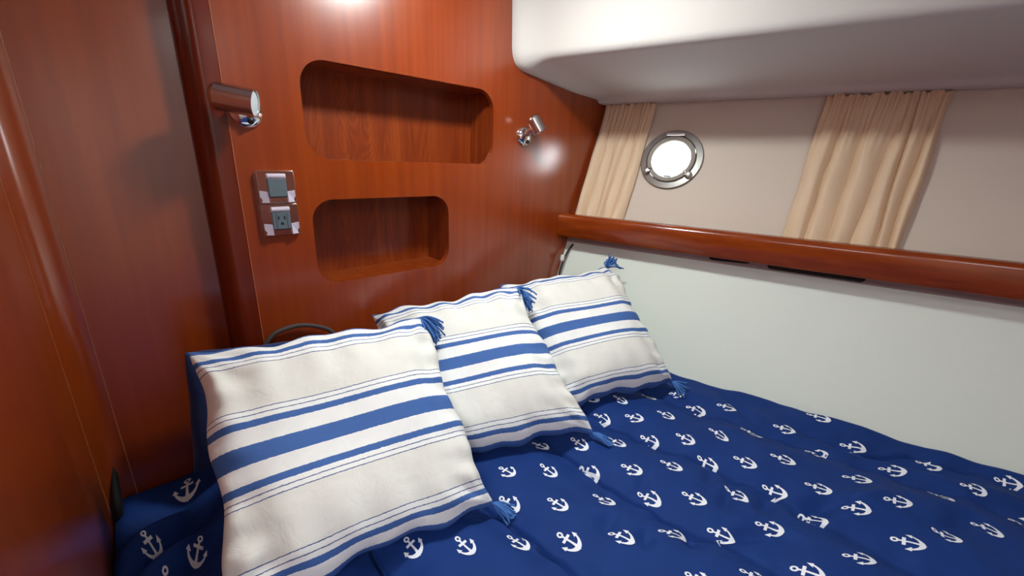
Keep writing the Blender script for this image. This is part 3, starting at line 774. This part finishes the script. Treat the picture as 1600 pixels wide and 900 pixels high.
# ------------------------------------------------------------------ pillows
def pillow(name, cs, Tf, Tb, label, group, mat='striped_cotton', tassels=(0, 1, 2, 3), seed=1, wrk=1.0, pinch=.04, spread=.13, n=72, power=4.0, cat='pillow'):
    rs = np.random.RandomState(seed)
    TL, TR, BR, BL = [np.array(c, float) for c in cs]
    ctr = (TL + TR + BR + BL) / 4; nrm = np.cross(TR - TL, BL - TL); nrm /= np.linalg.norm(nrm)
    if nrm @ ctr > 0: nrm = -nrm                     # face the camera
    t = thing(name, (BL + BR) / 2 + np.array([0, 0, -.015]), label, cat, group)
    pf = rs.rand(8) * 6.28
    def pos(u, v, side):
        uu = u * (1 - pinch * (1 - v * v)); vv_ = v * (1 - pinch * (1 - u * u))
        a, b = (uu + 1) / 2, (vv_ + 1) / 2
        p = TL * (1 - a) * b + TR * a * b + BR * a * (1 - b) + BL * (1 - a) * (1 - b)
        prof = max(0, (1 - abs(u) ** power)) ** .52 * max(0, (1 - abs(v) ** power)) ** .52
        edge = 1 - prof
        wr = wrk * .0075 * (1 - abs(v) ** 10) * edge * prof * 4 * (math.sin(17 * u + pf[0] + 2 * v) * math.sin(3 * v + pf[1]) + .6 * math.sin(26 * v + pf[2] + 4 * u) * abs(u) ** 2 + .45 * math.sin(21 * u + pf[3] + 2.5 * math.sin(5 * u + pf[6])) * abs(v) ** 3)
        lump = .006 * prof * (math.sin(4.3 * u + pf[4]) * math.cos(3.7 * v + pf[5]))
        for cu, cv, ph_ in ((-1, 1, 0), (1, 1, 1), (1, -1, 2), (-1, -1, 3)):   # creases fanning out of the corners
            du, dv = u - cu, v - cv; dist = math.hypot(du, dv)
            wr += wrk * .0045 * math.exp(-((dist - .30) / .20) ** 2) * math.sin(11 * math.atan2(dv, du) + pf[ph_]) * (prof ** .5)
        wob = wrk * .005 * (math.sin(6.1 * u + pf[6]) * abs(v) ** 6 + .8 * math.sin(13.7 * u + pf[7]) * abs(v) ** 8)
        p = p + (TL - BL) / np.linalg.norm(TL - BL) * wob + (TR - TL) / np.linalg.norm(TR - TL) * wrk * .005 * math.sin(7.3 * v + pf[2]) * abs(u) ** 6
        T = (Tf * (1 - .12 * v) if side > 0 else -Tb)
        sd = (wr + lump) if side > 0 else 0
        return p + nrm * (T * prof + sd + side * .0012)
    V = []; F = []; UV = []
    for side in (1, -1):
        k0 = len(V)
        for j in range(n + 1):
            for i in range(n + 1):
                # cluster samples near the edges
                u = math.sin((i / n - .5) * math.pi * .98) / math.sin(.49 * math.pi); v = math.sin((j / n - .5) * math.pi * .98) / math.sin(.49 * math.pi)
                V.append(pos(u, v, side)); UV.append(((u + 1) / 2, (v + 1) / 2))
        for j in range(n):
            for i in range(n):
                F.append((k0 + j * (n + 1) + i, k0 + j * (n + 1) + i + 1, k0 + (j + 1) * (n + 1) + i + 1, k0 + (j + 1) * (n + 1) + i))
    bd = [i for i in range(n + 1)] + [j * (n + 1) + n for j in range(1, n + 1)] + [n * (n + 1) + i for i in range(n - 1, -1, -1)] + [j * (n + 1) for j in range(n - 1, 0, -1)]
    k0 = (n + 1) ** 2; m = len(bd)
    F += [(bd[k], bd[(k + 1) % m], k0 + bd[(k + 1) % m], k0 + bd[k]) for k in range(m)]
    o = mesh_obj('cover', V, F, mat, t, smooth=True)
    uvl = o.data.uv_layers.new(name='weave')
    for lp in o.data.loops: uvl.data[lp.index].uv = UV[lp.vertex_index]
    if tassels:
        for ci, (cu, cv) in enumerate(((-1, 1), (1, 1), (1, -1), (-1, -1))):
            if ci not in tassels: continue
            c = pos(cu, cv, 1); out = c - ctr; out /= np.linalg.norm(out)
            vs = []; fs = []
            for k in range(38):
                dirn = (out * (.9 if spread > .2 else .25) + np.array([.12, -.05, -.25 if spread > .2 else -.7]) + nrm * .62 if cv > 0 else out + nrm * .2) + rs.randn(3) * spread
                dirn /= np.linalg.norm(dirn); ln = (.046 if cv > 0 else .036) + .014 * rs.rand()
                p0 = c - out * .004; p1 = p0 + dirn * ln * .35 + rs.randn(3) * .002; p2 = p1 + (dirn + np.array([0, 0, -.35])) * ln * .4; p3 = p2 + (dirn * .7 + np.array([0, 0, -.5]) + rs.randn(3) * spread) * ln * .35
                path = [p0, p1, p2, p3]
                for q in path:
                    zmin = float(zfun(q[0], q[1])) + .0045
                    if q[2] < zmin: q[2] = zmin + .003 * rs.rand()
                    hx = hull_x(q[1], q[2]) - .006
                    if q[0] > hx: q[0] = hx
                tv, tf = tube(None, catmull(path, 3), .0022, None, seg=5)
                kk = len(vs); vs += tv; fs += [tuple(i + kk for i in q) for q in tf]
            mesh_obj('tassel', vs, fs, 'tassel_blue', t, smooth=True)
    return t
def settle(cs, gap):
    """drop the two lower corners onto the cloth"""
    cs = [np.array(c, float) for c in cs]
    for k in (2, 3): cs[k][2] -= gap
    return cs
def rescale(cs, k): return [[a * k for a in c] for c in cs]
KP = 0.632 / 0.60
P1 = rescale([[0.032, 0.815, -0.331], [0.426, 0.734, -0.331], [0.393, 0.447, -0.600], [-0.001, 0.528, -0.600]], KP)
P2 = rescale([[0.391, 0.927, -0.378], [0.722, 0.754, -0.320], [0.693, 0.450, -0.571], [0.362, 0.623, -0.603]], KP)
P3 = rescale([[0.772, 0.867, -0.357], [1.106, 0.721, -0.323], [1.052, 0.430, -0.583], [0.718, 0.575, -0.603]], KP)
P1, P2, P3 = settle(P1, .0065), settle(P2, .020), settle(P3, .0125)
G = 'blue and white striped pillows on the berth'
pillow('striped_pillow', P1, .066, .030, 'nearest and largest-looking striped pillow, left of the three, in front of a navy pillow', G, seed=2, tassels=(1, 2, 3))
pillow('striped_pillow', P2, .078, .015, 'middle of the three blue and white striped pillows', G, seed=5, tassels=(1, 2, 3))
pillow('striped_pillow', P3, .088, .015, 'striped pillow farthest right, its tassel against the white hull wall', G, seed=9, tassels=(1, 2, 3), spread=.32)
def at_y(px, y): r = ray(px); return r * (y / r[1])
nTL = at_y((288, 552), .955); nBL = at_y((303, 738), .945)
NP = [nTL, nTL + np.array([.30, .0, -.045]), nBL + np.array([.30, .0, 0]), nBL]
pillow('navy_pillow', NP, .035, .025, 'plain navy blue pillow standing behind the left striped pillow', None, mat='navy_pillow', tassels=(), seed=4, wrk=.15, pinch=.01, n=40)

# ------------------------------------------------------------------ cords
arc = [bulk(p, .987) for p in ((402, 560), (424, 526), (445, 514), (470, 508), (497, 510), (518, 518), (535, 540))]
tag(tube('braided_cord', catmull(arc, 6), .0050, 'cord_grey', None, 10), 'grey braided cord looping up behind the left striped pillow', 'cord')
cb = [bulk(p, .975) for p in ((912, 374), (902, 376), (891, 387), (883, 401), (877, 416), (873, 432), (870, 450))]
cab = thing('corner_cable', cb[-1], 'thin dark cable hanging in the corner between bulkhead and hull', 'cable')
tube('cable', catmull(cb, 6), .0040, 'cable_black', cab, 8)
cp = bulk((878, 403), .972)
lathe('cable_tag', cp + np.array([.0, 0, -.010]), (.25, 0, 1), [(.007, 0), (.008, .004), (.008, .018), (.006, .022), (.002, .023)], 'white_plastic', cab, 12)

# black tapered piece added between the corner post and the comforter
def at_d(px, d): r = ray(px); return r * d
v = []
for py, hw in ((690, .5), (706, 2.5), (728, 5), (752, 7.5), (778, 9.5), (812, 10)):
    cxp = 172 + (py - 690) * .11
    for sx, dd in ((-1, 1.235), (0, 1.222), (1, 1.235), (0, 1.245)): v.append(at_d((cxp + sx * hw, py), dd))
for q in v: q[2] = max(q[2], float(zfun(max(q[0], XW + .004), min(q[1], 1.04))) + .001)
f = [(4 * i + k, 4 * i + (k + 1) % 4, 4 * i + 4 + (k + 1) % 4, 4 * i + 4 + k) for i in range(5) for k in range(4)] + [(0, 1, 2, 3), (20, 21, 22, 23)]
tag(mesh_obj('dark_wedge', v, f, 'slot_black', smooth=True), 'black pointed strap end poking up between comforter and left corner post', 'wedge')

for o in bpy.data.objects:
    if '_o' in o: del o['_o']
